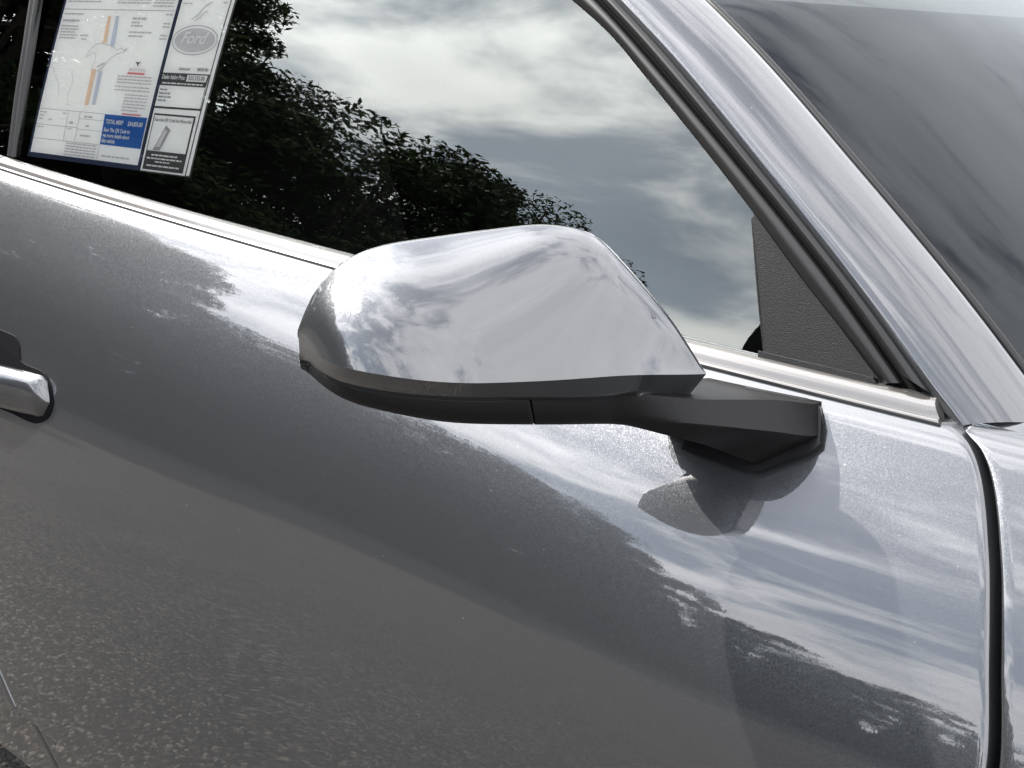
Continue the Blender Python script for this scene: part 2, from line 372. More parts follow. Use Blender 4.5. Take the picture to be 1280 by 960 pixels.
# ------------------------------------------------------------------ door handle
def plate(name, pts, o, t, bev, material, parent):
    bm = bmesh.new(); vs = [bm.verts.new(S(x, z, o)) for x, z in catmull(list(pts)+[pts[0]], 90)[:-1]]; f = bm.faces.new(vs)
    f.normal_update()
    if f.normal.y > 0: f.normal_flip()
    r = bmesh.ops.extrude_face_region(bm, geom=[f])
    bmesh.ops.translate(bm, verts=[g for g in r['geom'] if isinstance(g, bmesh.types.BMVert)], vec=(0, -t, 0))
    bmesh.ops.recalc_face_normals(bm, faces=bm.faces)
    me = bpy.data.meshes.new(name); bm.to_mesh(me); bm.free()
    ob = under(link(name, me, material, None, smooth=False), parent)
    b = ob.modifiers.new('edge', 'BEVEL'); b.width = bev; b.segments = 3; b.limit_method = 'ANGLE'; b.angle_limit = R(50)
    return ob
handle = empty('door_handle', (-1.0, -.1, .77)); part(handle)
hinv = Matrix.Translation((0, -.9, 0)) 
def hunder(o):
    o.parent = handle; o.matrix_parent_inverse = Matrix.Translation((1.0, .1, -.77)); return o
bz = plate('handle_surround', [(-1.13, .823), (-.955, .8235), (-.940, .815), (-.932, .800), (-.884, .7965), (-.868, .787), (-.8585, .770), (-.861, .755), (-.869, .7470), (-.889, .7385), (-.93, .7385), (-1.13, .745)], .002, .0034, .0008, RECESS, car); hunder(bz)
# the grip: lofted bar, standing off the door at its middle
rows = []
prof = [(-.000, .026), (-.010, .0245), (-.0150, .018), (-.0165, .004), (-.0150, -.012), (-.011, -.021), (-.003, -.0255), (.008, -.024), (.008, .024)]
for t in np.linspace(0, 1, 26):
    x = -.8640-.245*t
    z0 = .7715+.006*t
    e = math.sqrt(max(0, 1-(1-min(1, t/.09))**2)); e2 = math.sqrt(max(0, 1-(1-min(1, (1-t)/.07))**2)); k = max(.03, min(e, e2))
    off = .004-.026*sstep(t/.6)*sstep((1-t)/.3)
    rows.append([(x, side_y(x, z0)+off+a*(.35+.65*k), z0-.004+b*k*1.0) for a, b in prof])
hunder(grid('grip', rows, PAINT, None, close=True))

# ------------------------------------------------------------------ wing mirror
AX = np.array([-math.sin(R(35)), -math.cos(R(35)), 0]); DX = np.array([-math.cos(R(35)), math.sin(R(35)), 0]); P0 = np.array([-0.0244, -0.0836, 0.9876])
def MP(s, d, z): return tuple(P0+.968*(AX*s+DX*d+np.array([0, 0, z])))
mirror = empty('wing_mirror', (0, 0, .94)); part(mirror)
mirror['label'] = 'wing mirror with grey metallic cap over black plastic base and arm'
def munder(o): o.parent = mirror; o.matrix_parent_inverse = Matrix.Translation((0, 0, -.94)); return o
ZT = [(0, .0012), (.006, .0105), (.018, .031), (.042, .064), (.065, .0915), (.078, .1045), (.097, .1115), (.119, .1135), (.148, .1108), (.197, .1058), (.230, .1030), (.250, .0985), (.264, .0925), (.279, .0805), (.2905, .068), (.297, .056), (.301, .044)]
ZC = [(0, 0), (.0775, .0140), (.1437, .0205), (.2192, .0285), (.253, .0325), (.275, .0338), (.29, .0335), (.301, .0340)]
ZB = [(0, -.0075), (.026, -.0085), (.087, -.0054), (.1416, .0008), (.218, .0102), (.258, .0142), (.285, .0165), (.301, .0185)]
ZL = [(0, -.041), (.048, -.0390), (.0738, -.0355), (.1363, -.0285), (.2029, -.0185), (.2438, -.0085), (.2778, .0005), (.2967, .0135), (.301, .0165)]
_S = np.linspace(0, .301, 603)
def smooth_fn(T, w):
    y = np.array([pchip(*zip(*T), q) for q in _S]); k = np.hanning(2*w+1); k /= k.sum()
    yp = np.concatenate([2*y[0]-y[w:0:-1], y, 2*y[-1]-y[-2:-w-2:-1]]); ys = np.convolve(yp, k, 'valid')
    return lambda s: np.interp(s, _S, ys)
zt = smooth_fn(ZT, 34); zc = smooth_fn(ZC, 50); zbm = smooth_fn(ZB, 50); zl = smooth_fn(ZL, 40)
_dbk = smooth_fn([(0, .001), (.03, .009), (.08, .030), (.14, .047), (.2, .055), (.26, .055), (.301, .050)], 50)
def dback(s): return float(_dbk(s))
def dfront0(s):
    f = pchip([0, .02, .06, .12, .19], [-.003, -.010, -.022, -.036, -.046], min(s, .19))
    if s > .18:
        u = min(1, (s-.18)/.121); f = .048-(.048-f)*(max(0, 1-u**2.6))**(1/2.0)
    return float(f)
_DF = [(q, dfront0(q)) for q in np.linspace(0, .301, 302)]
_dfs = smooth_fn(_DF, 56)
def dfront(s): return float(_dfs(s))
ss = np.unique(np.concatenate([np.linspace(0, .04, 14), np.linspace(.04, .24, 60), .301-.061*np.cos(np.linspace(0, math.pi/2, 40))[::1]]))
ss = ss[ss <= .301]
rows, under_rows = [], []
NU = 56
for s in ss:
    z0, z1, df, db = float(zc(s)), float(zt(s)), dfront(s), dback(s)
    h = max(z1-z0, .0008); row = []; low_ = []
    w = sstep((s-.2)/.09)                     # the crease melts into a round end
    q_ = max(0, 1-s/.17); q_ = q_*q_*(3-2*q_); sb = s+.0135*q_; bz_ = float(zbm(s))-.0115*float(sstep(1-s/.06)); dbm = df+.015*(1-q_)+.006*q_
    if dbm > db-.001: dbm = db-.001
    # underside strip from the seam to the crease
    for t in (-.12, 0, .25, .5, .75, 1):
        tt = max(t, 0)
        low_.append(MP(sb+(s-sb)*tt, (dbm+(df-dbm)*(tt if w < .01 else tt*(1-w)+w*math.sin(tt*math.pi/2)))+(.006*float(sstep((s-.05)/.05)) if t < 0 else 0), bz_+(z0-bz_)*tt))
    a0, a1 = R(24), R(76); ka = .56*h; kb = .60*(db-df)
    q0 = np.array([df, z0]); q3 = np.array([db, z1]); q1 = q0+ka*np.array([math.sin(a0), math.cos(a0)]); q2 = q3-kb*np.array([math.sin(a1), min(math.cos(a1), .4*h/max(kb, 1e-4))])
    for j in range(NU+1):
        u = j/NU; d_, z_ = (1-u)**3*q0+3*u*(1-u)**2*q1+3*u*u*(1-u)*q2+u**3*q3
        row.append(MP(s, d_, z_))
    row.append(MP(s, db+.004, z1-.004)); row.append(MP(s, db+.004, z1-.008))
    rows.append(row); under_rows.append(low_)
cap = munder(grid('mirror_cap', rows, PAINT, None))
cap['label'] = 'grey metallic mirror cap reflecting the sky'
munder(grid('cap_underside', under_rows, PAINT, None))
# black base under the cap
def base_row(s, skew=0):
    row = []
    for k in range(14):
        q = min(.3005, s-skew*(0 if k < 2 else (k-2)/8 if k < 11 else 1))
        df, db = dfront(q), dback(q); top, bot = float(zbm(q)), float(zl(q)); h = top-bot; dbm = min(df+.015, db-.002)
        if k == 0: p = (min(dbm+.008, db), top+.002)
        elif k == 1: p = (dbm+.0005, top-.0006)
        elif k < 11:
            u = (k-2)/8*math.pi/2; p = (dbm+.0005+(db-.006-dbm)*.55*(1-math.cos(u))**1.15, top-.001-h*math.sin(u)**.95)
        else: p = ((db+.004, bot+.002), (db+.006, bot+.006), (db+.004, top+.002))[k-11]
        row.append(MP(q, *p))
    return row
_c = np.mean(np.array(base_row(.1455, .011)), axis=0)
_in = [[tuple(_c+(np.array(q)-_c)*.93) for q in base_row(z_, .011)] for z_ in (.138, .1455)]
munder(grid('mirror_base', _in+[base_row(s, .011*max(0, 1-(s-.146)/.12)) for s in np.linspace(.1455, .3005, 60)], MATTE, None, flip=True, close=True))
# back frame and the glass facing the tail
outl = [(s, float(zt(s))) for s in np.linspace(.03, .301, 50)]+[(s, float(zl(s))+.006) for s in np.linspace(.297, .06, 40)]
cx = sum(p[0] for p in outl)/len(outl); cz = sum(p[1] for p in outl)/len(outl)
def ring(k, dd): return [MP(cx+(s-cx)*k, dback(s)+dd, cz+(z-cz)*k) for s, z in outl]
munder(grid('mirror_bezel', [ring(.995, .002), ring(.97, .006), ring(.93, .006), ring(.90, -.013)], MATTE, None, close=True))
g0 = ring(.915, -.0125); munder(link('mirror_glass', mesh('mirror_glass', g0+ring(.915, -.0095), [tuple(range(len(g0)))[::-1], tuple(range(len(g0), 2*len(g0)))]), MIRROR, None, smooth=False))
# arm from the door to the base: lofted with a keel underneath
ST = [  # top front, bottom front, keel, bottom back, top back
    [(0.026, 0.012, 0.954), (0.04, -0.005, 0.9368), (0.005, -0.03, 0.912), (-0.085, -0.02, 0.915), (-0.07, 0.012, 0.95)],
    [(0.0317, -0.0118, 0.9561), (0.0441, -0.0337, 0.9388), (0.009, -0.0576, 0.9157), (-0.0826, -0.0536, 0.9197), (-0.0677, -0.0118, 0.9536)],
    [(0.0199, -0.0546, 0.9685), (0.0282, -0.0723, 0.9501), (-0.0089, -0.0821, 0.9303), (-0.0901, -0.0723, 0.9298), (-0.0754, -0.0447, 0.9623)],
    [(-0.0156, -0.1078, 0.9759), (-0.0085, -0.1175, 0.9607), (-0.0287, -0.1175, 0.9462), (-0.0977, -0.1001, 0.9462), (-0.0851, -0.0885, 0.9695)],
    [(-0.0553, -0.1417, 0.9763), (-0.0512, -0.1466, 0.9569), (-0.0618, -0.1437, 0.9516), (-0.0948, -0.1272, 0.9516), (-0.0899, -0.1224, 0.9724)],
    [(-0.0899, -0.1853, 0.9782), (-0.0861, -0.1901, 0.9627), (-0.0948, -0.1833, 0.9598), (-0.1287, -0.1611, 0.9598), (-0.1238, -0.1611, 0.9724)]]
def foot_row(st):
    tf, bf, ke, bb, tb = [np.array(q) for q in st]; mix_ = lambda a, b, t: a+(b-a)*t
    return [mix_(tf, tb, .3), tf]+[mix_(tf, bf, t) for t in (.06, .3, .55, .8, .96)]+[mix_(bf, ke, t) for t in (.05, .35, .68, 1)]+[bb, mix_(bb, tb, .5), tb]
keys = [np.array(base_row(q, k_)) for q, k_ in ((.1438, .011), (.118, .008), (.09, .004), (.066, 0))]+[np.array(foot_row(st)) for st in ST[3::-1]]
keys = np.array(keys); fine = []
for k in range(14): fine.append(catmull(keys[:, k], 40))
rows = [[tuple(fine[k][i]) for k in range(14)] for i in range(40)]
arm = munder(grid('mirror_arm', rows, MATTE, None, flip=False, close=True))
b = arm.modifiers.new('split', 'EDGE_SPLIT'); b.split_angle = R(32)
# gasket where the arm meets the door
gk = [(.0180, .9548), (.0335, .9528), (.0415, .9450), (.0455, .9350), (.0415, .9295), (.010, .9115), (.000, .9105), (-.055, .912), (-.06, .945), (-.03, .9535)]
v = [S(x, z, -.0075) for x, z in gk]+[S(x, z, .004) for x, z in gk]; m = len(gk)
g = munder(link('foot_gasket', mesh('foot_gasket', v, [tuple(range(m))]+[(i, (i+1) % m, m+(i+1) % m, m+i) for i in range(m)]), MATTE, None, smooth=False))
b = g.modifiers.new('edge', 'BEVEL'); b.width = .003; b.segments = 3; b.limit_method = 'ANGLE'

# ------------------------------------------------------------------ cabin behind the glass
def box(name, c, s, material, bev=.02):
    bm = bmesh.new(); bmesh.ops.create_cube(bm, size=1)
    for vv in bm.verts: vv.co = Vector((vv.co.x*s[0], vv.co.y*s[1], vv.co.z*s[2]))+Vector(c)
    me = bpy.data.meshes.new(name); bm.to_mesh(me); bm.free()
    o = part(link(name, me, material, None, smooth=False)); b = o.modifiers.new('edge', 'BEVEL'); b.width = bev; b.segments = 3
    return o
box('cabin_floor', (-.9, .78, .27), (2.4, 1.5, .05), LINING)
box('inner_door_panel', (-.62, .075, .63), (1.4, .05, .60), LINING)
box('inner_door_panel', (-.30, 1.5, .66), (2.3, .06, .86), LINING)
box('rear_side_lining', (-1.75, 1.46, .82), (1.3, .05, 1.16), LINING)
box('rear_bulkhead', (-2.05, .78, .75), (.05, 1.5, 1.0), LINING)
box('dashboard', (.12, .78, .80), (.42, 1.38, .22), LINING, .05)
for yy in (.42, 1.13):
    box('seat_cushion', (-.75, yy, .45), (.50, .48, .16), SEATM, .05)
    sb = box('seat_back', (0, 0, 0), (.14, .46, .62), SEATM, .05); sb.rotation_euler = (0, R(-18), 0); sb.location = (-1.08, yy, .78)
    hr = box('head_rest', (0, 0, 0), (.09, .25, .17), SEATM, .035); hr.rotation_euler = (0, R(-14), 0); hr.location = (-1.22, yy, 1.17)
rows = [[(x, .17+1.2*t, 1.325+.03*math.sin(math.pi*t)) for x in (-2.0, -.55)] for t in np.linspace(0, 1, 8)]
part(grid('headliner', rows, LINING, None))

# ------------------------------------------------------------------ printed sheets behind the side glass
SL = .0505
def sheet_point(x, z, o): return (x, float(glass_y(x, z))+o, z)
def sheet_grid(name, corners, o, material, parent, n=10):
    a, b, c, d = [np.array(q, float) for q in corners]; rows = []
    for i in range(n+1):
        t = i/n; l_ = a+(d-a)*t; r_ = b+(c-b)*t
        rows.append([sheet_point(*(l_+(r_-l_)*j/n), o) for j in range(n+1)])
    ob = grid(name, rows, material, None); ob.parent = parent
    return ob
def prints(name, quads, o, material, parent):
    v, f = [], []
    for q in quads:
        a, b, c, d = [np.array(p, float) for p in q]
        k = len(v); m = 6
        for j in range(m+1):
            t = j/m; lo = a+(b-a)*t; hi = d+(c-d)*t; v += [sheet_point(*lo, o), sheet_point(*hi, o)]
        f += [(k+2*j, k+2*j+2, k+2*j+3, k+2*j+1) for j in range(m)]
    ob = link(name, mesh(name, v, f), material, None); ob.parent = parent
    if len(quads) > 1: ob['kind'] = 'stuff'
    return ob
def bar(x0, x1, z, h, slope=SL):
    """a line of print starting at x0, z"""
    dz = (x1-x0)*slope
    return [(x0, z), (x1, z+dz), (x1, z+dz+h), (x0, z+h)]
def vbar(x0, z0, x1, z1, w): return [(x0-w, z0), (x0+w, z0), (x1+w, z1), (x1-w, z1)]
def words(x0, x1, z, h, n=None):
    """a line of tiny print broken into words"""
    out = []; x = x0
    while x < x1-.001:
        w = random.uniform(.0035, .010); e = min(x+w, x1); out.append(bar(x, e, z+(x-x0)*SL, h)); x = e+.0013
    return out
def stroke(pts, w):
    out = []
    for (x0, z0), (x1, z1) in zip(pts, pts[1:]):
        d = np.array([x1-x0, z1-z0]); L_ = np.linalg.norm(d)+1e-9; n_ = np.array([-d[1], d[0]])/L_*w/2
        a, b = np.array([x0, z0]), np.array([x1, z1]); out.append([a-n_, b-n_, b+n_, a+n_])
    return out
def text(name, body, x0, x1, z, o, material, parent, squash=1.0, shear=0, bold=0.0, height=None):
    """lettering fitted between x0 and x1 on the sheet, base line at z"""
    cu = bpy.data.curves.new(name, 'FONT'); cu.body = body; cu.size = 1; cu.shear = shear; cu.offset = bold; cu.resolution_u = 3
    to = bpy.data.objects.new(name, cu); COL.objects.link(to); bpy.context.view_layer.update()
    me = bpy.data.meshes.new_from_object(to.evaluated_get(bpy.context.evaluated_depsgraph_get()))
    COL.objects.unlink(to); bpy.data.objects.remove(to)
    co = np.array([v.co[:] for v in me.vertices]); mn, mxx = co[:, 0].min(), co[:, 0].max(); k = (x1-x0)/(mxx-mn)
    kz = k*squash if height is None else height/.7
    for v in me.vertices:
        px = x0+(v.co.x-mn)*k; pz = z+(px-x0)*SL+v.co.y*kz; v.co = sheet_point(px, pz, o)
    me.update(); ob = link(name, me, material, None, smooth=False); ob.parent = parent
    return ob
O1, O2, O3, O4 = .0050, .0044, .0039, .0034        # depth behind the glass: backing, paper, print, print on print
main = sheet_grid('window_sticker', [(-1.0990, .9945), (-.8745, 1.0055), (-.8745, 1.2455), (-1.0990, 1.2335)], O1, INK['navy'], None)
tag(main, 'wide white price sheet with blue total box, taped inside the side window', 'sticker')
sheet_grid('paper', [(-1.0935, 1.0005), (-.8785, 1.0108), (-.8785, 1.2420), (-1.0935, 1.2300)], O2, PAPER, main)
q = []
q += [bar(-1.0930, -.8790, 1.1672, .0006)]
q += [bar(-1.0946+.002, -.9598, 1.0517, .0005), bar(-1.0925, -1.008, 1.0335, .0005), bar(-1.0925, -.9570, 1.0172, .0005), bar(-1.008, -.958, 1.0482, .0004), bar(-1.008, -.958, 1.0365, .0004)]
q += [vbar(-1.0300, 1.0205, -1.0320, 1.0545, .0003), vbar(-1.0075, 1.0210, -1.0085, 1.0555, .0003), vbar(-.9565, 1.0085, -.9570, 1.0245, .0003)]
prints('table_rules', q, O3, INK['grey'], main)
q = []
q += words(-1.089, -1.050, 1.1615, .0016)+words(-1.089, -1.055, 1.1535, .0024)
for i in range(5): q += words(-1.0895+.0005*i, -1.0895+random.uniform(.03, .042), 1.1475-.0034*i, .0015)
q += words(-.9525, -.927, 1.1643, .0024)+words(-.9525, -.938, 1.1602, .0016)+words(-.9525, -.930, 1.1566, .0016)+words(-.9525, -.911, 1.1495, .0017)+words(-.9525, -.924, 1.1452, .0017)
for z in (1.1725, 1.1628, 1.1592, 1.1500, 1.1462): q += words(-.894, -.8815, z, .0016)
for z in (1.1872, 1.1838, 1.1802, 1.1905, 1.194): q += words(-.921, -.884, z, .0016)
q += words(-1.046, -1.031, 1.1395, .0016)+words(-1.042, -1.033, 1.1355, .0016)
for i in range(3): q += words(-.9525, -.888, 1.1010-.0034*i, .0015)
for i in range(2): q += words(-.9535, -.888, 1.0895-.0036*i, .0015)
for i in range(6): q += words(-.931, -.888 if i < 5 else -.9, 1.0822-.0034*i, .0014)
for i in range(5): q += words(-1.0236, -.961, 1.0182-.0032*i, .0015)
q += words(-.9496, -.896, 1.0120, .0020)
q += words(-1.0900, -1.076, 1.0475, .0014)+words(-1.0900, -1.079, 1.0438, .0014)+words(-1.0900, -1.082, 1.0395, .0016)+words(-1.070, -1.060, 1.0405, .0016)+words(-1.043, -1.034, 1.0502, .0016)
q += words(-1.026, -1.018, 1.0405, .0032)+words(-.999, -.981, 1.0505, .0022)+words(-.992, -.985, 1.0405, .0024)+words(-.999, -.978, 1.0292, .0022)+words(-1.09, -1.075, 1.0305, .0012)+words(-1.027, -1.017, 1.0345, .0012)
for i in range(14): q += words(-1.088, -1.088+random.uniform(.03, .07), 1.2215-.0035*i, .0014)+words(-.99, -.99+random.uniform(.03, .07), 1.2255-.0035*i, .0014)
prints('small_print', q, O3, INK['mid'], main)
for q_ in [[(-.9979, 1.1349), (-.9909, 1.1354), (-.9951, 1.1654), (-1.0013, 1.1651)], [(-1.0037, 1.0643), (-.9967, 1.0650), (-.9979, 1.1056), (-1.0060, 1.1048)]]: prints('stripe', [q_], O3, INK['orange'], main)
for q_ in [[(-.9825, 1.1327), (-.9744, 1.1333), (-.9797, 1.1664), (-.9858, 1.166)], [(-.9897, 1.0657), (-.9834, 1.0663), (-.9846, 1.1045), (-.9923, 1.1038)]]: prints('stripe', [q_], O3, INK['pale'], main)
# outline of a running horse between the stripes
hs = [(-.948, 1.1325), (-.955, 1.130), (-.960, 1.1325), (-.966, 1.1290), (-.972, 1.1312), (-.985, 1.1335), (-1.000, 1.1345), (-1.011, 1.1325), (-1.019, 1.1260), (-1.023, 1.1190), (-1.0255, 1.1150)]
hb = [(-1.0215, 1.1175), (-1.013, 1.1225), (-1.006, 1.1225), (-1.0035, 1.1150), (-1.0055, 1.1085), (-1.0070, 1.1035)]
hl = [(-.9605, 1.1265), (-.968, 1.1240), (-.978, 1.1175), (-.985, 1.1100), (-.990, 1.1045), (-.996, 1.1035), (-.988, 1.1075), (-.984, 1.1120)]
prints('horse_outline', stroke(hs, .0007)+stroke(hb, .0007)+stroke(hl, .0007)+stroke([(-.948, 1.1325), (-.953, 1.1278), (-.9605, 1.1265)], .0007)+stroke([(-.997, 1.108), (-.985, 1.1135)], .0022)
       +stroke([(-1.085, 1.10), (-1.075, 1.09), (-1.066, 1.083), (-1.060, 1.07)], .0006)+stroke([(-1.045, 1.10), (-1.038, 1.088), (-1.042, 1.07), (-1.036, 1.06)], .0006), O3, INK['faint'], main)
prints('horse_mark', stroke([(-.9255, 1.1190), (-.9200, 1.1185), (-.9170, 1.1200)], .0012)+stroke([(-.9225, 1.1195), (-.9205, 1.1155)], .0018), O3, INK['dark'], main)
text('lettering', 'MUSTANG', -.9345, -.9035, 1.1090, O3, INK['mid'], main, height=.0030)
for q_ in [bar(-.9358, -.9041, 1.1052, .0022), bar(-.9283, -.8926, 1.0612, .0016)]: prints('red_rule', [q_], O3, INK['red'], main)
prints('total_box', [[(-.9567, 1.0250), (-.8795, 1.0286), (-.8800, 1.0625), (-.9598, 1.0585)]], O3, INK['blue'], main)
text('lettering', 'TOTAL MSRP', -.9540, -.9210, 1.0488, O4, INK['white'], main, height=.0046, bold=.02)
text('lettering', '$34,855.00', -.9120, -.8850, 1.0507, O4, INK['white'], main, height=.0046, bold=.02)
text('lettering', 'Scan The QR Code to', -.9545, -.9050, 1.0400, O4, INK['white'], main, height=.0042, bold=.02)
text('lettering', 'get more details about', -.9545, -.9035, 1.0338, O4, INK['white'], main, height=.0042, bold=.02)
text('lettering', 'this vehicle', -.9545, -.9290, 1.0278, O4, INK['white'], main, height=.0042, bold=.02)

add = sheet_grid('dealer_sticker', [(-.8735, 1.0050), (-.7830, 1.0095), (-.7790, 1.2480), (-.8735, 1.2440)], O1, INK['dark'], None)
tag(add, 'narrow white dealer sheet with oval emblem and black panel, beside the price sheet', 'sticker')
sheet_grid('paper', [(-.8722, 1.0065), (-.7925, 1.0103), (-.7885, 1.2470), (-.8722, 1.2430)], O2, PAPER, add)
sheet_grid('paper_edge', [(-.7905, 1.0108), (-.7850, 1.0110), (-.7815, 1.2470), (-.7868, 1.2468)], O2, PAPER, add, 6)
def ell(cx_, cz_, rx, rz, n=48): return [(cx_+rx*math.cos(2*math.pi*i/n), cz_+rz*math.sin(2*math.pi*i/n)+rx*math.cos(2*math.pi*i/n)*SL) for i in range(n+1)]
def disc(name, pts, o, material, parent):
    c_ = np.mean(np.array(pts[:-1]), axis=0); v = [sheet_point(*c_, o)]+[sheet_point(*p_, o) for p_ in pts[:-1]]; n_ = len(pts)-1
    ob = link(name, mesh(name, v, [(0, 1+i, 1+(i+1) % n_) for i in range(n_)]), material, None); ob.parent = parent; return ob
OC = (-.8315, 1.1502)
disc('emblem', ell(*OC, .0345, .0128), O3, INK['faint'], add)
prints('emblem_ring', stroke(ell(*OC, .0385, .0155), .0008), O3, INK['grey'], add)
text('lettering', 'Ford', -.8540, -.8090, 1.1455, O4, INK['white'], add, height=.0125, shear=.35, bold=.01)
prints('small_print', words(-.8685, -.852, 1.1865, .0012)+words(-.8, -.7905, 1.191, .0014)+[q_ for i in range(9) for q_ in words(-.868, -.868+random.uniform(.03, .06), 1.238-.0045*i, .0014)], O3, INK['mid'], add)
prints('faint_art', stroke([(-.8465, 1.171), (-.838, 1.176), (-.832, 1.183), (-.826, 1.188), (-.818, 1.1915)], .0015)+stroke([(-.840, 1.170), (-.833, 1.174), (-.827, 1.180), (-.8215, 1.1815)], .0010), O3, INK['faint'], add)
text('lettering', 'Subtotal', -.8452, -.8262, 1.1175, O3, INK['dark'], add, height=.0030)
text('lettering', '$828.00', -.8135, -.7955, 1.1190, O3, INK['dark'], add, height=.0034)
prints('price_band', [[(-.8722, 1.0990), (-.7918, 1.1033), (-.7905, 1.1172), (-.8722, 1.1125)]], O3, INK['dark'], add)
prints('price_box', [[(-.8270, 1.1068), (-.7930, 1.1088), (-.7925, 1.1158), (-.8272, 1.1138)]], O4, INK['white'], add)
text('lettering', 'Dealer Asking Price:', -.8705, -.8300, 1.1062, O4, INK['white'], add, height=.0046, bold=.02)
text('lettering', '$35,355.00', -.8235, -.7965, 1.1088, .0030, INK['dark'], add, height=.0044)
prints('small_print', words(-.868, -.797, 1.1012, .0014), O4, INK['white'], add)
prints('small_print', words(-.8695, -.856, 1.0938, .0018)+words(-.8695, -.850, 1.0898, .0018)+words(-.8695, -.847, 1.0860, .0018)+words(-.8695, -.855, 1.0822, .0018), O3, INK['grey'], add)
prints('black_rule', [[(-.8722, 1.0742), (-.7912, 1.0790), (-.7910, 1.0812), (-.8722, 1.0764)]]+stroke([(-.7918, 1.0805), (-.7920, 1.1020)], .0007), O3, INK['dark'], add)
prints('black_panel', [[(-.8685, 1.0085), (-.7965, 1.0122), (-.7962, 1.0728), (-.8690, 1.0690)]], O3, INK['dark'], add)
prints('white_window', [[(-.8665, 1.0292), (-.7985, 1.0325), (-.7982, 1.0706), (-.8670, 1.0672)]], O4, INK['white'], add)
text('lettering', 'Scan the QR Code for More Info', -.8650, -.8000, 1.0612, .0030, INK['dark'], add, height=.0036)
prints('phone_drawing', [[(-.8565, 1.0305), (-.8445, 1.0310), (-.8330, 1.0545), (-.8425, 1.0585)]], .0031, INK['grey'], add)
prints('phone_screen', [[(-.8525, 1.0345), (-.8450, 1.0350), (-.8370, 1.0525), (-.8425, 1.0545)]], .0027, INK['faint'], add)
prints('small_print', words(-.857, -.811, 1.0245, .0016)+words(-.864, -.802, 1.0205, .0016)+words(-.848, -.822, 1.0180, .0014)+words(-.862, -.804, 1.0128, .0016), O4, INK['white'], add)

# ------------------------------------------------------------------ ground
def asphalt():
    m, n, l, b = mat('worn_asphalt')
    c = N(n, 'ShaderNodeTexCoord')
    v = N(n, 'ShaderNodeTexVoronoi'); v.inputs['Scale'].default_value = 160; v.inputs['Randomness'].default_value = 1; l.new(c.outputs['Object'], v.inputs['Vector'])
    sp = N(n, 'ShaderNodeSeparateColor'); l.new(v.outputs['Color'], sp.inputs[0])
    r = N(n, 'ShaderNodeValToRGB'); l.new(sp.outputs[0], r.inputs[0])
    r.color_ramp.elements[0].position = 0; r.color_ramp.elements[0].color = (.020, .019, .0175, 1)
    r.color_ramp.elements[1].position = 1; r.color_ramp.elements[1].color = (.15, .136, .118, 1)
    e = r.color_ramp.elements.new(.6); e.color = (.034, .031, .0275, 1)
    e = r.color_ramp.elements.new(.85); e.color = (.064, .057, .049, 1)
    t = N(n, 'ShaderNodeTexNoise'); t.inputs['Scale'].default_value = 2.2; t.inputs['Detail'].default_value = 6; l.new(c.outputs['Object'], t.inputs['Vector'])
    mr = N(n, 'ShaderNodeMapRange'); l.new(t.outputs['Fac'], mr.inputs[0]); mr.inputs[1].default_value = .3; mr.inputs[2].default_value = .7; mr.inputs[3].default_value = .85; mr.inputs[4].default_value = 1.15
    mm = N(n, 'ShaderNodeMix', data_type='RGBA', blend_type='MULTIPLY'); mm.inputs[0].default_value = 1; l.new(r.outputs[0], mm.inputs[6]); l.new(mr.outputs[0], mm.inputs[7])
    l.new(mm.outputs[2], b.inputs['Base Color']); b.inputs['Roughness'].default_value = .85; b.inputs['Specular IOR Level'].default_value = .25
    bp = N(n, 'ShaderNodeBump'); bp.inputs['Strength'].default_value = .7; bp.inputs['Distance'].default_value = .004; bp.invert = True
    l.new(v.outputs['Distance'], bp.inputs['Height']); l.new(bp.outputs[0], b.inputs['Normal'])
    return m
ground = grid('ground', [[(x, y, 0) for x in (-400, 400)] for y in (-400, 400)], asphalt(), None, smooth=False)
tag(ground, 'worn asphalt paving with pale stone flecks under the car', kind='structure')

# ------------------------------------------------------------------ trees across the lot, seen in the glass and paint
def leafmat():
    m, n, l, b = mat('tree_leaf')
    oi = N(n, 'ShaderNodeNewGeometry'); r = N(n, 'ShaderNodeValToRGB'); l.new(oi.outputs['Random Per Island'], r.inputs[0])
    r.color_ramp.elements[0].color = (.014, .024, .008, 1); r.color_ramp.elements[1].color = (.035, .06, .018, 1)
    l.new(r.outputs[0], b.inputs['Base Color']); b.inputs['Roughness'].default_value = .6; b.inputs['Specular IOR Level'].default_value = .15
    return m
LEAF = leafmat(); BARK = simple('tree_bark', (.06, .05, .04), .9, bump=(12, .6, .03))
def tube(bm, pts, rad, nseg=7):
    prev = None
    for i, (p, r_) in enumerate(zip(pts, rad)):
        t = (Vector(pts[min(i+1, len(pts)-1)])-Vector(pts[max(i-1, 0)])).normalized(); a = t.orthogonal().normalized(); b_ = t.cross(a)
        ring_ = [bm.verts.new(Vector(p)+(a*math.cos(k*2*math.pi/nseg)+b_*math.sin(k*2*math.pi/nseg))*r_) for k in range(nseg)]
        if prev:
            for k in range(nseg): bm.faces.new((prev[k], prev[(k+1) % nseg], ring_[(k+1) % nseg], ring_[k]))
        prev = ring_
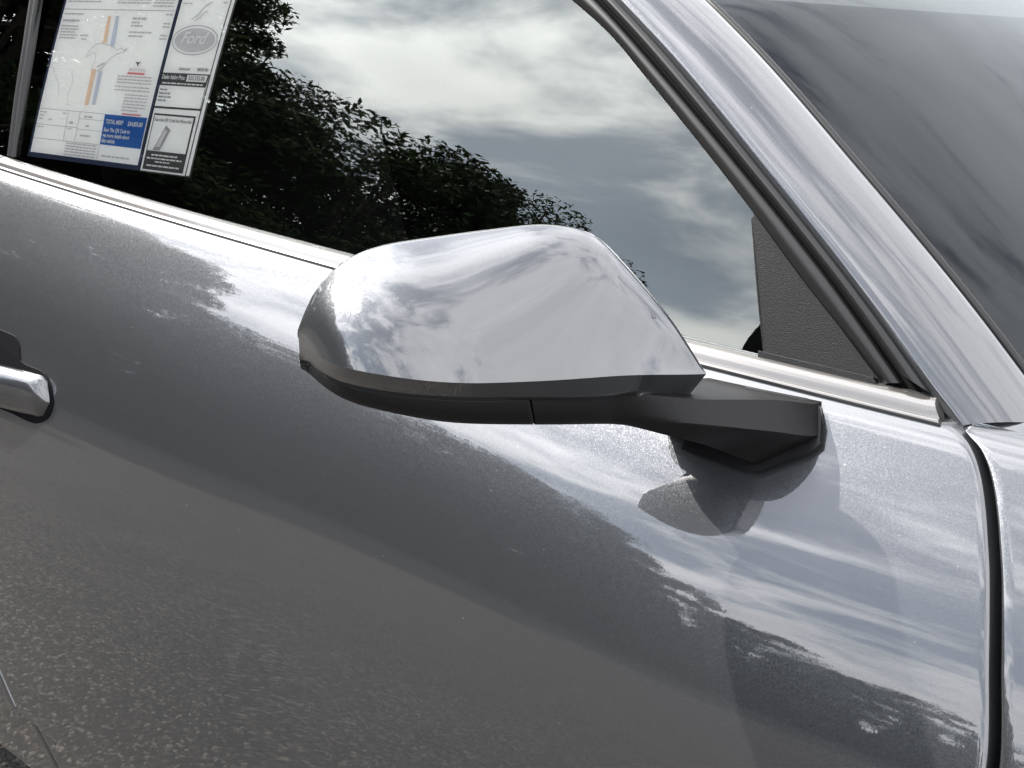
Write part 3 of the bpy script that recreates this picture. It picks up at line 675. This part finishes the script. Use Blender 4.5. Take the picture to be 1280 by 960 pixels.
def tree_proto(h, w, seed, nclump, nleaf, base):
    r_ = np.random.default_rng(seed); bm = bmesh.new()
    pts = [(0, 0, 0)]; 
    for i in range(1, 7): pts.append((r_.normal(0, .03)*h*.1+pts[-1][0], r_.normal(0, .03)*h*.1+pts[-1][1], h*.88*i/6))
    tube(bm, pts, [h*.022*(1-.85*i/6) for i in range(7)])
    centres = []
    for k in range(nclump):
        t = r_.uniform(base, 1)**.9; az = r_.uniform(0, 2*math.pi)
        prof = math.sqrt(max(.03, 1-((t-(base+.28))/(1.03-base-.28 if t > base+.28 else .42))**2))
        rr_ = w*prof*r_.uniform(.35, 1)**.6
        centres.append((rr_*math.cos(az), rr_*math.sin(az), t*h*.96))
        if k % 3 == 0:
            i = min(5, int(max(0, t-.15)*6)); s0 = pts[i]; e0 = centres[-1]
            tube(bm, [s0, tuple(np.array(s0)*.5+np.array(e0)*.5+np.array([0, 0, .1])), e0], [h*.008, h*.005, h*.002], 5)
    tm = bpy.data.meshes.new('trunk'); bm.to_mesh(tm); bm.free(); tm.materials.append(BARK)
    C_ = np.array(centres); idx = r_.integers(0, nclump, nleaf); cs = w*.17*r_.uniform(.6, 1.35, nclump)
    off = r_.normal(0, 1, (nleaf, 3)); off /= np.linalg.norm(off, axis=1)[:, None]; off *= (r_.uniform(0, 1, nleaf)**.45)[:, None]*cs[idx][:, None]*np.array([1.25, 1.25, .62])
    p_ = C_[idx]+off
    u = r_.normal(0, 1, (nleaf, 3)); u[:, 2] *= .55; u /= np.linalg.norm(u, axis=1)[:, None]
    w_ = np.cross(u, r_.normal(0, 1, (nleaf, 3))); w_ /= np.linalg.norm(w_, axis=1)[:, None]
    ln = r_.uniform(.036, .075, nleaf)[:, None]; wd = ln*.33
    V = np.stack([p_-u*ln, p_+w_*wd, p_+u*ln, p_-w_*wd], 1).reshape(-1, 3)
    cm = bpy.data.meshes.new('crown'); cm.vertices.add(nleaf*4); cm.vertices.foreach_set('co', V.ravel())
    cm.loops.add(nleaf*4); cm.loops.foreach_set('vertex_index', np.arange(nleaf*4)); cm.polygons.add(nleaf); cm.polygons.foreach_set('loop_start', np.arange(nleaf)*4)
    cm.update(calc_edges=True); cm.materials.append(LEAF)
    return tm, cm
protos = [tree_proto(8, 2.6, 3, 120, 62000, .16), tree_proto(7, 2.4, 5, 110, 58000, .14), tree_proto(6, 2.7, 9, 105, 56000, .12)]
#      azimuth, distance, height, prototype, label
TREES = [(78, 17.5, 10.6, 0, 'tallest leafy tree beyond the lot, behind the car'), (70.5, 14.5, 9.4, 1, 'tall leafy tree next to the tallest one'),
         (64, 15.0, 9.0, 0, 'leafy tree with a high rounded top, third in the row'), (55, 15.0, 7.2, 1, 'broad leafy tree in the middle of the row'),
         (47.5, 15.2, 7.1, 2, 'bushy tree with a ragged edge in the row'), (41.5, 15.6, 7.3, 0, 'slim leafy tree with sky showing through its crown'),
         (37.5, 16.5, 6.4, 1, 'small leafy tree near the low end of the row'), (31, 17.5, 5.2, 2, 'low bushy tree at the end of the row'),
         (24, 19, 4.8, 1, 'short round tree beyond the end of the row'), (17, 21, 4.4, 2, 'short bushy tree standing apart across the asphalt'),
         (9, 24, 4.6, 0, 'far slim tree across the asphalt'), (1, 27, 4.8, 2, 'far round tree across the asphalt'),
         (88, 18, 10.8, 2, 'big bushy tree behind the tail of the car'),
         (67, 19, 10.3, 1, 'tall tree in the second row, behind the high rounded one'), (51, 19.5, 7.6, 0, 'tree in the second row filling the gap behind the broad one'), (44.5, 19.5, 7.2, 1, 'tree in the second row behind the ragged bushy one'), (34, 21, 6.0, 0, 'tree in the second row behind the small leafy one'), (39, 18.5, 6.0, 2, 'bushy tree in the second row behind the slim one'), (20.5, 23, 4.6, 0, 'slim tree in the second row behind the two short ones')]
for i, (az, dist, h, k, lab) in enumerate(TREES):
    dist, h = dist*1.55, h*1.55-.5
    t = empty('tree', (-dist*math.sin(R(az)), -dist*math.cos(R(az)), 0)); ph_ = (8, 7, 6)[k]
    t.scale = (h/ph_*random.uniform(.92, 1.08),)*2+(h/ph_,); t.rotation_euler = (0, 0, random.uniform(0, 6.28)); tag(t, lab, 'tree', 'trees beyond the asphalt')
    for nm, me in (('trunk', protos[k][0]), ('crown', protos[k][1])):
        o = bpy.data.objects.new(nm, me); COL.objects.link(o); o.parent = t
# undergrowth closing the row at its foot
nl = 110000
azs = rng.uniform(-5, 95, nl); rr = 20.5+np.interp(azs, [0, 30, 60], [18, 7, 0])+rng.uniform(0, 3.4, nl); hh = (.9+.7*np.sin(azs*.9)+.5*np.sin(azs*2.3+1)+np.interp(azs, [0, 20, 40], [.3, 1.2, 2.2]))*rng.uniform(0, 1, nl)**1.05
hh *= 1.55
p_ = np.stack([-rr*np.sin(np.radians(azs)), -rr*np.cos(np.radians(azs)), np.abs(hh)+.02], 1)
u = rng.normal(0, 1, (nl, 3)); u /= np.linalg.norm(u, axis=1)[:, None]; w_ = np.cross(u, rng.normal(0, 1, (nl, 3))); w_ /= np.linalg.norm(w_, axis=1)[:, None]
V = np.stack([p_-u*.19, p_+w_*.10, p_+u*.19, p_-w_*.10], 1).reshape(-1, 3)
um = bpy.data.meshes.new('undergrowth'); um.vertices.add(nl*4); um.vertices.foreach_set('co', V.ravel()); um.loops.add(nl*4); um.loops.foreach_set('vertex_index', np.arange(nl*4)); um.polygons.add(nl); um.polygons.foreach_set('loop_start', np.arange(nl)*4); um.update(calc_edges=True); um.materials.append(LEAF)
uo = bpy.data.objects.new('undergrowth', um); COL.objects.link(uo); tag(uo, 'low dense green undergrowth along the foot of the trees', kind='stuff')
